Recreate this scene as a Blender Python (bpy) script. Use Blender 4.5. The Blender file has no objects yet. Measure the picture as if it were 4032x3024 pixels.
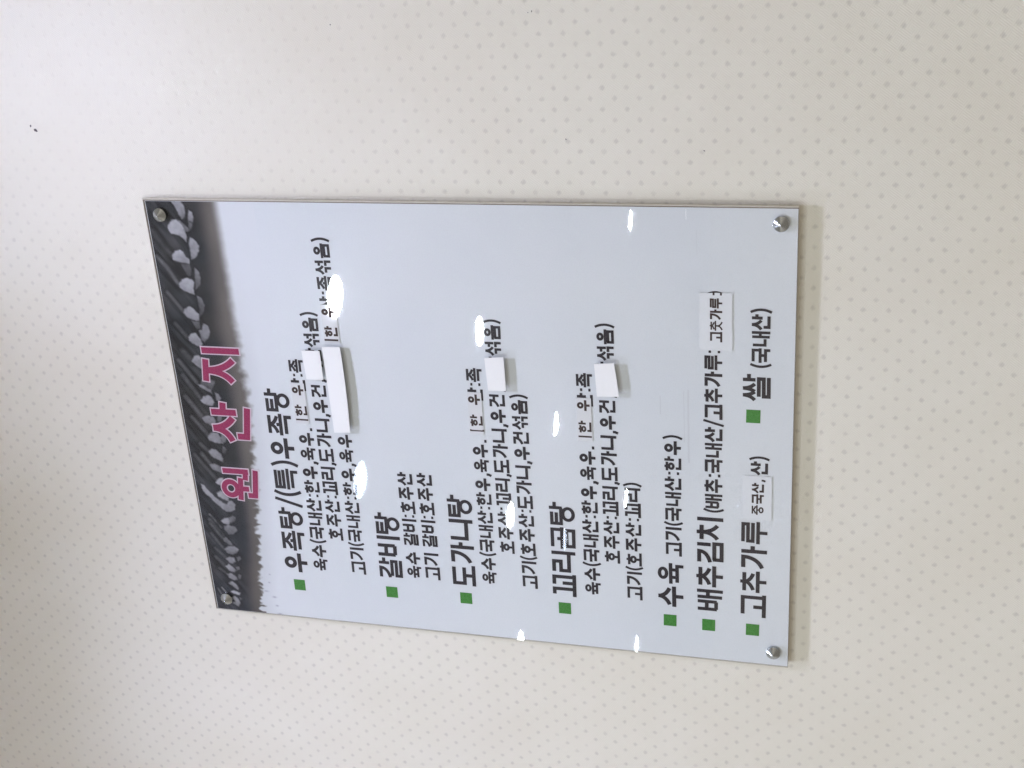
import bpy, bmesh, math, random
import numpy as np
from mathutils import Matrix, Vector
random.seed(7)
rng = np.random.default_rng(7)
scene = bpy.context.scene
C = scene.collection

# ---------------------------------------------------------------- camera, world, light, exposure
ZC = 1.60            # height of the sign's centre above the floor; x right, y into the wall, z up
SIGN_Y = -0.0072      # printed face of the sign; the wall's face is y = 0
cam = bpy.data.cameras.new('camera')
cam_ob = bpy.data.objects.new('camera', cam)
C.objects.link(cam_ob)
right = Vector((-0.06340404, 0.26033204, -0.96343508))
down = Vector((-0.91508503, -0.4003976, -0.04797027))
view = Vector((-0.39824529, 0.87858351, 0.26361278))
m = Matrix((right, -down, -view)).transposed().to_4x4()
m.translation = Vector((0.53466712, -1.05745363 + SIGN_Y, -0.36354261 + ZC))
cam_ob.matrix_world = m
cam.sensor_width = 36.0
cam.lens = 5173.5 / 4032 * 36.0
cam.clip_start = 0.01
cam.clip_end = 100
scene.camera = cam_ob

scene.view_settings.view_transform = 'Standard'
scene.view_settings.look = 'None'
scene.view_settings.exposure = 0.0
scene.view_settings.gamma = 1.0
scene.cycles.sample_clamp_indirect = 0.0

AMBIENT = 0.69
LAMP = 560.0
world = bpy.data.worlds.new('World')
scene.world = world
world.use_nodes = True
wn = world.node_tree
bg = wn.nodes['Background']
# the room around: pale warm walls, a browner floor below
_tc = wn.nodes.new('ShaderNodeTexCoord'); _sp = wn.nodes.new('ShaderNodeSeparateXYZ'); _cr = wn.nodes.new('ShaderNodeValToRGB')
wn.links.new(_tc.outputs['Generated'], _sp.inputs[0]); _mr = wn.nodes.new('ShaderNodeMapRange')
_mr.inputs['From Min'].default_value = -1.0; wn.links.new(_sp.outputs['Z'], _mr.inputs['Value']); wn.links.new(_mr.outputs[0], _cr.inputs[0])
_cr.color_ramp.elements[0].position = 0.20; _cr.color_ramp.elements[0].color = (0.42, 0.37, 0.31, 1)
_cr.color_ramp.elements[1].position = 0.50; _cr.color_ramp.elements[1].color = (1.0, 0.90, 0.76, 1)
wn.links.new(_cr.outputs[0], bg.inputs['Color'])
bg.inputs['Strength'].default_value = AMBIENT

# ---------------------------------------------------------------- helpers
def lin(v):
    v = np.asarray(v, float)
    return np.where(v <= 0.04045, v / 12.92, ((v + 0.055) / 1.055) ** 2.4)

def mat(name, color=(0.8, 0.8, 0.8), rough=0.5, metal=0.0, spec=0.5):
    mt = bpy.data.materials.new(name)
    mt.use_nodes = True
    b = mt.node_tree.nodes['Principled BSDF']
    b.inputs['Base Color'].default_value = (*color, 1)
    b.inputs['Roughness'].default_value = rough
    b.inputs['Metallic'].default_value = metal
    b.inputs['Specular IOR Level'].default_value = spec
    return mt, mt.node_tree, b

class NT:
    """short-hand for wiring math nodes"""
    def __init__(self, nt): self.nt = nt
    def put(self, v, sock):
        if isinstance(v, (int, float)): sock.default_value = v
        elif isinstance(v, tuple): sock.default_value = v
        else: self.nt.links.new(v, sock)
    def m(self, op, a, b=None, c=None, clamp=False):
        n = self.nt.nodes.new('ShaderNodeMath'); n.operation = op; n.use_clamp = clamp
        self.put(a, n.inputs[0])
        if b is not None: self.put(b, n.inputs[1])
        if c is not None: self.put(c, n.inputs[2])
        return n.outputs[0]
    def smooth(self, x, a, b):
        n = self.nt.nodes.new('ShaderNodeMapRange'); n.interpolation_type = 'SMOOTHSTEP'
        self.put(x, n.inputs['Value']); n.inputs['From Min'].default_value = a; n.inputs['From Max'].default_value = b
        return n.outputs[0]
    def noise(self, vec, scale, detail=2.0, rough=0.5):
        n = self.nt.nodes.new('ShaderNodeTexNoise'); n.inputs['Scale'].default_value = scale
        n.inputs['Detail'].default_value = detail; n.inputs['Roughness'].default_value = rough
        self.nt.links.new(vec, n.inputs['Vector']); return n.outputs['Fac']
    def mix(self, f, a, b):
        n = self.nt.nodes.new('ShaderNodeMix'); n.data_type = 'RGBA'
        self.put(f, n.inputs[0]); self.put(a, n.inputs[6]); self.put(b, n.inputs[7]); return n.outputs[2]

def link(name, me, material=None, parent=None, **props):
    o = bpy.data.objects.new(name, me)
    C.objects.link(o)
    if material is not None:
        me.materials.append(material)
    if parent is not None:
        o.parent = parent
    for k, v in props.items(): o[k] = v
    return o

def empty(name, loc, label, cat, group=None):
    o = bpy.data.objects.new(name, None); C.objects.link(o)
    o.location = loc; o.empty_display_size = 0.05
    o['label'] = label; o['category'] = cat
    if group: o['group'] = group
    return o

def from_bm(name, bm):
    me = bpy.data.meshes.new(name); bm.normal_update(); bm.to_mesh(me); bm.free(); return me

def box_mesh(name, x0, x1, y0, y1, z0, z1, bevel=0.0):
    bm = bmesh.new()
    bmesh.ops.create_cube(bm, size=1.0)
    for v in bm.verts:
        v.co = Vector((x0 + (v.co.x + .5) * (x1 - x0), y0 + (v.co.y + .5) * (y1 - y0), z0 + (v.co.z + .5) * (z1 - z0)))
    if bevel: bmesh.ops.bevel(bm, geom=bm.edges[:], offset=bevel, segments=2, affect='EDGES', profile=0.5)
    return from_bm(name, bm)

def lathe(name, prof, seg=48, axis='Y'):
    """prof: (radius, height) pairs; axis Y points out of the wall (negative y)"""
    bm = bmesh.new(); rings = []
    for r, h in prof:
        if r < 1e-7: rings.append([bm.verts.new((0, -h, 0) if axis == 'Y' else (0, 0, h))]); continue
        ring = []
        for i in range(seg):
            a = 2 * math.pi * i / seg
            c, s = r * math.cos(a), r * math.sin(a)
            ring.append(bm.verts.new((c, -h, s) if axis == 'Y' else (c, s, h)))
        rings.append(ring)
    for a, b in zip(rings, rings[1:]):
        if len(a) == 1 and len(b) == 1: continue
        for i in range(seg):
            j = (i + 1) % seg
            if len(a) == 1: bm.faces.new((a[0], b[i], b[j]))
            elif len(b) == 1: bm.faces.new((a[i], a[j], b[0]))
            else: bm.faces.new((a[i], a[j], b[j], b[i]))
    bmesh.ops.recalc_face_normals(bm, faces=bm.faces[:])
    me = from_bm(name, bm)
    return me

# ---------------------------------------------------------------- materials
def wallpaper_material():
    mt, nt, b = mat('embossed_wallpaper', rough=0.5, spec=0.30)
    N = NT(nt)
    tc = nt.nodes.new('ShaderNodeTexCoord')
    sp = nt.nodes.new('ShaderNodeSeparateXYZ'); nt.links.new(tc.outputs['Object'], sp.inputs[0])
    X, Z = sp.outputs['X'], sp.outputs['Z']
    vec = tc.outputs['Object']
    j1 = N.m('SUBTRACT', N.noise(vec, 260, 1.0), 0.5); j2 = N.m('SUBTRACT', N.noise(vec, 231, 1.0), 0.5)
    xs = N.m('ADD', N.m('SUBTRACT', X, 0.3052), N.m('MULTIPLY', j1, 0.0022))
    zs = N.m('ADD', N.m('SUBTRACT', Z, ZC - 0.3847), N.m('MULTIPLY', j2, 0.0022))
    def cell(ox):
        px, pz = 0.0178, 0.0205
        fx = N.m('SUBTRACT', N.m('FRACT', N.m('ADD', N.m('DIVIDE', xs, px), 50.5 + ox)), 0.5)
        fz = N.m('SUBTRACT', N.m('FRACT', N.m('ADD', N.m('DIVIDE', zs, pz), 50.5 + ox)), 0.5)
        ax = N.m('ABSOLUTE', N.m('MULTIPLY', fx, px)); az = N.m('ABSOLUTE', N.m('MULTIPLY', fz, pz))
        dia = N.m('ADD', ax, az)
        rnd = N.m('SQRT', N.m('ADD', N.m('MULTIPLY', ax, ax), N.m('MULTIPLY', az, az)))
        return N.m('ADD', N.m('MULTIPLY', dia, 0.45), N.m('MULTIPLY', rnd, 0.55))
    d = N.m('MINIMUM', cell(0.0), cell(0.5))
    dot = N.m('SUBTRACT', 1.0, N.smooth(d, 0.0008, 0.0034))
    vary = N.smooth(N.noise(vec, 70, 2.0), 0.30, 0.62)
    dotc = N.m('MULTIPLY', dot, N.m('ADD', N.m('MULTIPLY', vary, 0.5), 0.5))
    # dot colour faded at upper right, standing in for lamp sheen washing it out
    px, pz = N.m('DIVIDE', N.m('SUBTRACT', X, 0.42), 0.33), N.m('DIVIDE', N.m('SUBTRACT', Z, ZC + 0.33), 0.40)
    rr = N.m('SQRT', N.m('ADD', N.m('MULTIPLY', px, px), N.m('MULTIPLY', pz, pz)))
    sheen_fade = N.m('ADD', N.m('MULTIPLY', N.smooth(N.m('ADD', rr, N.m('MULTIPLY', N.m('SUBTRACT', N.noise(vec, 12, 2.0), 0.5), 0.5)), 0.35, 1.15), 0.88), 0.12)
    dotc = N.m('MULTIPLY', dotc, sheen_fade)
    # woven hatching in two directions, swapped cell by cell
    def hatch(kx, kz):
        return N.m('SINE', N.m('ADD', N.m('MULTIPLY', X, kx), N.m('MULTIPLY', Z, kz)))
    h1 = hatch(3700 * 0.55, 3700 * 0.83); h2 = hatch(-3700 * 0.80, 3700 * 0.60)
    ck = N.m('SINE', N.m('MULTIPLY', X, math.pi / 0.0089)); cz = N.m('SINE', N.m('MULTIPLY', Z, math.pi / 0.01025))
    sel = N.smooth(N.m('MULTIPLY', ck, cz), -0.25, 0.25)
    h = N.m('ADD', N.m('MULTIPLY', h1, sel), N.m('MULTIPLY', h2, N.m('SUBTRACT', 1.0, sel)))
    coarse = N.m('SUBTRACT', N.noise(vec, 14, 4.0, 0.6), 0.5)
    fine = N.m('SUBTRACT', N.noise(vec, 900, 2.0), 0.5)
    height = N.m('ADD', N.m('ADD', N.m('MULTIPLY', h, 0.20), N.m('MULTIPLY', dot, -0.45)),
                 N.m('ADD', N.m('MULTIPLY', coarse, 0.9), N.m('MULTIPLY', fine, 0.22)))
    bp = nt.nodes.new('ShaderNodeBump'); bp.inputs['Strength'].default_value = 0.55
    bp.inputs['Distance'].default_value = 0.0006
    nt.links.new(height, bp.inputs['Height']); nt.links.new(bp.outputs[0], b.inputs['Normal'])
    stain = N.smooth(N.noise(vec, 5, 3.0, 0.6), 0.35, 0.75)
    base = N.mix(stain, (0.750, 0.735, 0.665, 1), (0.722, 0.698, 0.618, 1))
    grain = N.m('MULTIPLY', N.m('ADD', fine, N.m('MULTIPLY', h, 0.12)), 0.20)
    base2 = N.mix(N.m('ADD', 0.0, grain, clamp=True), base, (0.45, 0.42, 0.38, 1))
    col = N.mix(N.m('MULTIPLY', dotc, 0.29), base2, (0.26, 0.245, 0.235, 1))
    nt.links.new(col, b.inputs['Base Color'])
    rg = N.m('ADD', 0.42, N.m('MULTIPLY', dot, 0.2)); nt.links.new(rg, b.inputs['Roughness'])
    return mt

def clear_sheet_material():
    """clear acrylic seen face on: lets the print through and mirrors the room by its angle"""
    mt = bpy.data.materials.new('clear_acrylic'); mt.use_nodes = True
    nt = mt.node_tree; nt.nodes.clear(); N = NT(nt)
    out = nt.nodes.new('ShaderNodeOutputMaterial')
    geo = nt.nodes.new('ShaderNodeNewGeometry')
    dt = nt.nodes.new('ShaderNodeVectorMath'); dt.operation = 'DOT_PRODUCT'
    nt.links.new(geo.outputs['Incoming'], dt.inputs[0]); nt.links.new(geo.outputs['Normal'], dt.inputs[1])
    c = N.m('ABSOLUTE', dt.outputs['Value'])
    f = N.m('ADD', N.m('MULTIPLY', N.m('POWER', N.m('SUBTRACT', 1.0, c), 5.0), 0.96), 0.045, clamp=True)
    tc = nt.nodes.new('ShaderNodeTexCoord')
    bp = nt.nodes.new('ShaderNodeBump'); bp.inputs['Strength'].default_value = 0.12; bp.inputs['Distance'].default_value = 0.00025
    nt.links.new(N.noise(tc.outputs['Object'], 22, 2.0), bp.inputs['Height'])
    tr = nt.nodes.new('ShaderNodeBsdfTransparent'); tr.inputs[0].default_value = (0.97, 0.985, 1.0, 1)
    g1 = nt.nodes.new('ShaderNodeBsdfAnisotropic'); g1.inputs['Roughness'].default_value = 0.012
    g2 = nt.nodes.new('ShaderNodeBsdfAnisotropic'); g2.inputs['Roughness'].default_value = 0.17
    nt.links.new(bp.outputs[0], g1.inputs['Normal'])
    g3 = nt.nodes.new('ShaderNodeMixShader'); g3.inputs[0].default_value = 0.045
    nt.links.new(g1.outputs[0], g3.inputs[1]); nt.links.new(g2.outputs[0], g3.inputs[2])
    mx = nt.nodes.new('ShaderNodeMixShader')
    nt.links.new(f, mx.inputs[0]); nt.links.new(tr.outputs[0], mx.inputs[1]); nt.links.new(g3.outputs[0], mx.inputs[2])
    nt.links.new(mx.outputs[0], out.inputs['Surface'])
    return mt

def print_material():
    mt, nt, b = mat('white_print', rough=0.6, spec=0.2)
    N = NT(nt); tc = nt.nodes.new('ShaderNodeTexCoord'); v = tc.outputs['Object']
    f = N.smooth(N.noise(v, 6, 3.0, 0.55), 0.3, 0.7)
    g = N.m('MULTIPLY', N.smooth(N.noise(v, 700, 2.0), 0.3, 0.8), 0.25)
    c = N.mix(f, (0.710, 0.740, 0.765, 1), (0.740, 0.765, 0.778, 1))
    nt.links.new(N.mix(g, c, (0.63, 0.655, 0.69, 1)), b.inputs['Base Color'])
    return mt

def ink_material(name, c0, c1, rough=0.55):
    mt, nt, b = mat(name, rough=rough, spec=0.2)
    N = NT(nt); tc = nt.nodes.new('ShaderNodeTexCoord')
    f = N.smooth(N.noise(tc.outputs['Object'], 420, 3.0), 0.3, 0.75)
    nt.links.new(N.mix(f, (*c0, 1), (*c1, 1)), b.inputs['Base Color'])
    return mt

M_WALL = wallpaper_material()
M_CLEAR = clear_sheet_material()
M_PRINT = print_material()
M_INK = ink_material('black_ink', (0.020, 0.016, 0.022), (0.036, 0.029, 0.034))
M_PINK = ink_material('magenta_ink', (0.29, 0.020, 0.085), (0.34, 0.028, 0.105))
M_PALE = ink_material('pale_outline_ink', (0.62, 0.50, 0.56), (0.70, 0.58, 0.63))
M_GREEN = ink_material('green_ink', (0.045, 0.215, 0.030), (0.065, 0.27, 0.045))
M_SLIPINK = ink_material('brown_black_slip_ink', (0.045, 0.033, 0.030), (0.075, 0.055, 0.050))
M_EDGE = mat('polished_acrylic_edge', (0.60, 0.57, 0.51), 0.25, 0, 0.6)[0]
M_BACK = mat('cream_backing_board', (0.72, 0.70, 0.64), 0.3)[0]
M_SEAM = mat('brown_seam_film', (0.20, 0.15, 0.11), 0.6)[0]
M_RESIDUE = mat('tape_residue', (0.655, 0.675, 0.70), 0.5, 0, 0.3)[0]
M_CARD = mat('white_card', (0.86, 0.88, 0.90), 0.75, 0, 0.15)[0]
M_FOAM = mat('foam_tape', (0.30, 0.28, 0.25), 0.9, 0, 0.1)[0]
M_SLIP = mat('glossy_slip_paper', (0.68, 0.705, 0.73), 0.025, 0, 0.5)[0]
M_SLIP2 = mat('matt_slip_paper', (0.675, 0.710, 0.742), 0.35, 0, 0.4)[0]
M_CEIL = mat('white_ceiling_paint', (0.82, 0.82, 0.80), 0.9, 0, 0.1)[0]
M_RING = mat('white_lamp_trim', (0.8, 0.8, 0.8), 0.4)[0]
M_CHIP = mat('dark_scuff', (0.10, 0.09, 0.09), 0.8)[0]

def metal_material():
    mt, nt, b = mat('turned_steel', (0.47, 0.50, 0.52), 0.24, 1.0)
    N = NT(nt); tc = nt.nodes.new('ShaderNodeTexCoord')
    nt.links.new(N.m('ADD', 0.20, N.m('MULTIPLY', N.noise(tc.outputs['Object'], 60, 1.0), 0.08)), b.inputs['Roughness'])
    return mt
M_METAL = metal_material()

def lamp_material(name, strength, color):
    mt = bpy.data.materials.new(name); mt.use_nodes = True
    nt = mt.node_tree; nt.nodes.clear()
    e = nt.nodes.new('ShaderNodeEmission'); o = nt.nodes.new('ShaderNodeOutputMaterial')
    e.inputs[0].default_value = (*color, 1); e.inputs[1].default_value = strength
    nt.links.new(e.outputs[0], o.inputs[0]); return mt
M_LAMP = lamp_material('lit_led_diffuser', LAMP, (0.84, 0.92, 1.0))
M_LAMP_DIM = lamp_material('dim_led_diffuser', 21.0, (0.75, 0.85, 1.0))
M_LAMP_WARM = lamp_material('lit_wall_side_diffuser', LAMP * 0.86, (0.81, 0.84, 1.10))

# ---------------------------------------------------------------- setting: wall and ceiling
CEIL = ZC + 0.80
def grid_sheet(name, pts, material, **props):
    me = bpy.data.meshes.new(name); me.from_pydata(pts, [], [(0, 1, 2, 3)]); me.update()
    return link(name, me, material, None, **props)
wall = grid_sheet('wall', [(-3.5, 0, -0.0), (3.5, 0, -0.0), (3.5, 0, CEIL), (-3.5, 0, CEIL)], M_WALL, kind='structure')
def ceiling_mesh(holes):
    xs = sorted([-6, 3.5] + [x + s * .046 for x, y in holes for s in (-1, 1)]); ys = sorted([0, -8] + [y + s * .046 for x, y in holes for s in (-1, 1)])
    vs, fs = [], []
    for x0, x1 in zip(xs, xs[1:]):
        for y0, y1 in zip(ys, ys[1:]):
            mx_, my_ = (x0 + x1) / 2, (y0 + y1) / 2
            if any(abs(mx_ - x) < .047 and abs(my_ - y) < .047 for x, y in holes): continue
            k = len(vs); vs += [(x0, y0, CEIL), (x1, y0, CEIL), (x1, y1, CEIL), (x0, y1, CEIL)]; fs.append((k, k + 1, k + 2, k + 3))
    me = bpy.data.meshes.new('ceiling'); me.from_pydata(vs, [], fs); me.update(); return me
link('ceiling', ceiling_mesh([(0.30, -0.46), (-0.50, -0.47)]), M_CEIL, None, kind='structure')

def chip(pts):
    """a small raised or knocked spot on the wallpaper, outline in mm from the sign's centre"""
    bm = bmesh.new()
    f = bm.faces.new([bm.verts.new((x / 1000, -0.0003, ZC + z / 1000)) for x, z in pts])
    if f.normal.y > 0: f.normal_flip()
    r = bmesh.ops.extrude_face_region(bm, geom=[f])
    for v in r['geom']:
        if isinstance(v, bmesh.types.BMVert): v.co.y -= 0.0005
    bmesh.ops.recalc_face_normals(bm, faces=bm.faces[:])
    link('scuff_mark', from_bm('scuff_mark', bm), M_CHIP, wall)
def blob(cx, cz, a, b_, ang, n=9):
    out = []
    for i in range(n):
        t = 2 * math.pi * i / n; k = random.uniform(.75, 1.2)
        x, z = a * k * math.cos(t), b_ * k * math.sin(t)
        out.append((cx + x * math.cos(ang) - z * math.sin(ang), cz + x * math.sin(ang) + z * math.cos(ang)))
    return out
for args in ((289.5, 405.0, 2.3, 1.4, 0.9), (293.5, 409.5, 1.1, 0.8, 0.2), (379, 94.8, 0.59, 0.39, 0.3), (385.5, -82.7, 0.78, 0.39, 0.1),
             (384.5, -79.5, 0.45, 0.26, 0.5), (280.2, -106.3, 0.65, 0.39, 0.4), (270.6, -222.2, 0.85, 0.33, 1.2)):
    chip(blob(*args))

# ---------------------------------------------------------------- lettering: a stroke alphabet on a 100 x 100 cell, y down
def curve(p0, p1, p2, n=9):
    return [((1 - t) ** 2 * p0[0] + 2 * t * (1 - t) * p1[0] + t * t * p2[0],
             (1 - t) ** 2 * p0[1] + 2 * t * (1 - t) * p1[1] + t * t * p2[1]) for t in [i / n for i in range(n + 1)]]
def L(*p): return ('l', list(p))
def O(x0, x1, y0, y1): return ('o', x0, x1, y0, y1)
def legs(ax, y0, xl, xr, y1):
    k = (y1 - y0)
    return [('l', curve((ax, y0), (ax - 1, y0 + k * .62), (xl, y1 - k * .06))), ('l', curve((ax, y0), (ax + 1, y0 + k * .62), (xr, y1 - k * .06)))]
def giyeok(x0, x1, y, xe, ye):      # curved g stroke: bar then sweeping leg
    return [('l', [(x0, y), (x1, y)] + curve((x1, y), (x1 - 1, y + (ye - y) * .72), (xe, ye))[1:])]
def rieul(x0, x1, y0, y1, ext=None):
    ym = (y0 + y1) / 2
    return [L((x0, y0), (x1, y0), (x1, ym), (x0 + 1, ym), (x0 + 1, y1), (ext or x1 + 5, y1))]
A_LONG = [L((76, 0), (76, 100)), L((76, 44), (99, 44))]
A_SHORT = [L((76, 0), (76, 58)), L((76, 27), (99, 27))]
NIEUN = [L((19, 63), (19, 92), (88, 92))]
G = {
 '우': (14, [O(22, 78, 0, 53), L((4, 66), (96, 66)), L((51, 66), (51, 100))]),
 '족': (12, [L((10, 7), (90, 7)), *legs(50, 7, 13, 87, 42), L((50, 36), (50, 54)), L((2, 54), (98, 54)), L((10, 76), (84, 76), (84, 101))]),
 '탕': (11.5, [L((58, 8), (8, 8), (8, 46), (76, 46)), L((8, 27), (56, 27)), L((76, -2), (76, 51)), L((76, 20), (101, 20)), O(18, 82, 47, 102)]),
 '특': (11, [L((90, 6), (12, 6), (12, 39), (92, 39)), L((12, 22.5), (88, 22.5)), L((2, 57), (98, 57)), L((10, 76), (84, 76), (84, 101))]),
 '육': (11.5, [O(22, 78, 0, 42), L((3, 51), (97, 51)), L((33, 51), (33, 78)), L((67, 51), (67, 78)), L((10, 76), (84, 76), (84, 101))]),
 '수': (13.5, [*legs(50, 0, 12, 88, 48), L((3, 63), (97, 63)), L((51, 63), (51, 100))]),
 '국': (12.5, [L((11, 8), (84, 8), (84, 40)), L((3, 46), (97, 46)), L((51, 46), (51, 76)), L((10, 75), (84, 75), (84, 101))]),
 '내': (12, [L((11, 6), (11, 72), (50, 72)), L((63, 2), (63, 97)), L((90, 0), (90, 100)), L((63, 46), (90, 46))]),
 '산': (13, [*legs(34, 0, 4, 61, 54), *A_SHORT, *NIEUN]),
 '한': (12, [L((33, 0), (33, 10)), L((3, 15), (62, 15)), O(8, 58, 20, 61), *A_SHORT, L((19, 68), (19, 93), (88, 93))]),
 '호': (12.5, [L((50, 0), (50, 12)), L((12, 17), (88, 17)), O(23, 77, 23, 68), L((50, 62), (50, 92)), L((3, 92), (97, 92))]),
 '주': (13, [L((10, 7), (90, 7)), *legs(50, 7, 14, 86, 48), L((3, 64), (97, 64)), L((51, 64), (51, 100))]),
 '꼬': (13, [L((8, 7), (33, 7), (33, 92)), L((53, 7), (88, 7), (88, 92)), L((60, 42), (60, 92)), L((0, 92), (100, 92))]),
 '리': (13, [L((6, 9), (52, 9), (52, 38), (11, 38), (11, 72), (90, 72)), L((90, 0), (90, 100))]),
 '도': (13, [L((88, 8), (13, 8), (13, 52), (88, 52)), L((50, 52), (50, 92)), L((2, 92), (98, 92))]),
 '가': (13.5, [*giyeok(6, 52, 8, 6, 82), *A_LONG]),
 '니': (13.5, [L((11, 4), (11, 72), (90, 72)), L((90, 0), (90, 100))]),
 '건': (12.5, [*giyeok(8, 50, 8, 8, 56), L((50, 30), (82, 30)), L((82, 0), (82, 62)), L((20, 66), (20, 92), (90, 92))]),
 '섞': (12, [*legs(32, 0, 4, 58, 52), L((58, 25), (84, 25)), L((84, 0), (84, 54)), L((14, 66), (43, 66), (43, 100)), L((58, 66), (86, 66), (86, 100))]),
 '음': (12, [O(24, 76, 0, 43), L((2, 52), (98, 52)), L((15, 68), (85, 68), (85, 95), (15, 95), (15, 62))]),
 '고': (13, [L((12, 8), (87, 8), (87, 92)), L((45, 50), (45, 92)), L((0, 92), (100, 92))]),
 '기': (13.5, [*giyeok(8, 60, 8, 8, 82), L((90, 0), (90, 100))]),
 '갈': (11.5, [*giyeok(6, 52, 7, 6, 46), L((76, 0), (76, 45)), L((76, 22), (100, 22)), *rieul(14, 84, 56, 94, 90)]),
 '비': (13, [L((10, 2), (10, 76)), L((53, 2), (53, 76)), L((10, 75), (53, 75)), L((10, 37), (53, 37)), L((90, 0), (90, 100))]),
 '곰': (12, [L((11, 7), (87, 7), (87, 46)), L((47, 27), (47, 48)), L((2, 47), (98, 47)), L((15, 66), (85, 66), (85, 95), (15, 95), (15, 60))]),
 '배': (12, [L((8, 3), (8, 77)), L((42, 3), (42, 77)), L((8, 74), (42, 74)), L((8, 38), (42, 38)), L((63, 2), (63, 97)), L((90, 0), (90, 100)), L((63, 42), (90, 42))]),
 '추': (12.5, [L((50, -3), (50, 10)), L((10, 13), (90, 13)), *legs(50, 13, 14, 86, 50), L((3, 66), (97, 66)), L((51, 66), (51, 100))]),
 '김': (12.5, [*giyeok(8, 56, 8, 8, 50), L((86, 0), (86, 52)), L((20, 66), (90, 66), (90, 94), (20, 94), (20, 60))]),
 '치': (13, [L((34, -2), (34, 12)), L((2, 17), (64, 17)), *legs(34, 17, 4, 64, 82), L((90, 0), (90, 100))]),
 '루': (11.5, [L((11, 6), (86, 6), (86, 25), (14, 25), (14, 44), (92, 44)), L((3, 64), (97, 64)), L((51, 64), (51, 100))]),
 '쌀': (11.5, [*legs(19, 0, 0, 33, 46), *legs(46, 0, 34, 64, 46), L((80, 0), (80, 46)), L((80, 22), (102, 22)), *rieul(14, 84, 58, 94, 90)]),
 '원': (14.5, [O(2, 58, -2, 45), L((-4, 50), (64, 50)), L((31, 50), (31, 74)), L((58, 64), (84, 64)), L((84, 0), (84, 72)), L((12, 72), (12, 92), (90, 92))]),
 '지': (16, [L((2, 9), (66, 9)), *legs(34, 9, 2, 66, 88), L((92, 0), (92, 100))]),
 '춧': (9.5, [L((50, -3), (50, 8)), L((12, 10), (88, 10)), *legs(50, 10, 16, 84, 34), L((3, 44), (97, 44)), L((50, 44), (50, 66)), *legs(50, 60, 12, 88, 101)]),
 '중': (10, [L((12, 6), (88, 6)), *legs(50, 6, 14, 86, 34), L((3, 44), (97, 44)), L((50, 44), (50, 60)), O(20, 80, 57, 101)]),
 '(': (11, [('l', curve((28, -7), (-4, 50), (28, 107)))]),
 ')': (11, [('l', curve((6, -7), (38, 50), (6, 107)))]),
 '/': (10.5, [L((38, -8), (4, 108))]),
 ':': (14, [L((15, 22), (15, 36)), L((15, 74), (15, 88))]),
 ',': (13, [L((19, 80), (19, 94), (11, 112))]),
 '.': (15, [L((15, 80), (15, 95))]),
 '|': (11, [L((12, -6), (12, 104))]),
 '[': (9, [L((24, -4), (9, -4), (9, 104), (24, 104))]),
}
G['산t'] = (16.5, [*legs(34, 0, 0, 64, 56), L((78, -4), (78, 62)), L((78, 27), (104, 27)), L((14, 66), (14, 91), (92, 91))])
WIDTH = {'(': 34, ')': 34, '/': 44, ':': 30, ',': 30, '.': 30, ' ': 38, '|': 26, '[': 32}
STEP = 0.00001

class Strokes:
    """flat ink strokes; every stroke has its own level 0.02 mm above the last so none share a plane"""
    def __init__(self): self.v, self.f, self.k = [], [], 0
    def ribbon(self, pts, t, y0, grow=0.0):
        pts = [p for i, p in enumerate(pts) if i == 0 or (abs(p[0] - pts[i - 1][0]) + abs(p[1] - pts[i - 1][1])) > 1e-6]
        n = len(pts); h = t / 2 + grow; y = y0 - (self.k % 18) * STEP; self.k += 1
        d = []
        for a, b_ in zip(pts, pts[1:]):
            l = math.hypot(b_[0] - a[0], b_[1] - a[1]); d.append(((b_[0] - a[0]) / l, (b_[1] - a[1]) / l))
        base = len(self.v)
        for i, (x, z) in enumerate(pts):
            if i == 0: dx, dz = d[0]; x -= dx * grow; z -= dz * grow; nx, nz, s = -dz, dx, 1
            elif i == n - 1: dx, dz = d[-1]; x += dx * grow; z += dz * grow; nx, nz, s = -dz, dx, 1
            else:
                n1, n2 = (-d[i - 1][1], d[i - 1][0]), (-d[i][1], d[i][0])
                sx, sz = n1[0] + n2[0], n1[1] + n2[1]; l = math.hypot(sx, sz) or 1
                nx, nz = sx / l, sz / l; s = 1 / max(0.5, nx * n1[0] + nz * n1[1])
            self.v += [(x + nx * h * s, y, z + nz * h * s), (x - nx * h * s, y, z - nz * h * s)]
        for i in range(n - 1):
            a = base + 2 * i; self.f.append((a, a + 1, a + 3, a + 2))
    def ring(self, cx, cz, rx, rz, t, y0, grow=0.0, n=36):
        y = y0 - (self.k % 18) * STEP; self.k += 1; base = len(self.v)
        for i in range(n):
            a = 2 * math.pi * i / n; c, s = math.cos(a), math.sin(a)
            self.v += [(cx + (rx + grow) * c, y, cz + (rz + grow) * s), (cx + (rx - t - grow) * c, y, cz + (rz - t - grow) * s)]
        for i in range(n):
            a, b_ = base + 2 * i, base + 2 * ((i + 1) % n); self.f.append((a, a + 1, b_ + 1, b_))
    def build(self, name, material, parent, **props):
        me = bpy.data.meshes.new(name)
        me.from_pydata([(x / 1000, y, z / 1000) for x, y, z in self.v], [], self.f); me.update()
        bm = bmesh.new(); bm.from_mesh(me)
        for f in bm.faces:
            f.normal_update()
            if f.normal.y > 0: f.normal_flip()
        bm.to_mesh(me); bm.free()
        return link(name, me, material, parent, **props)

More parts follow.
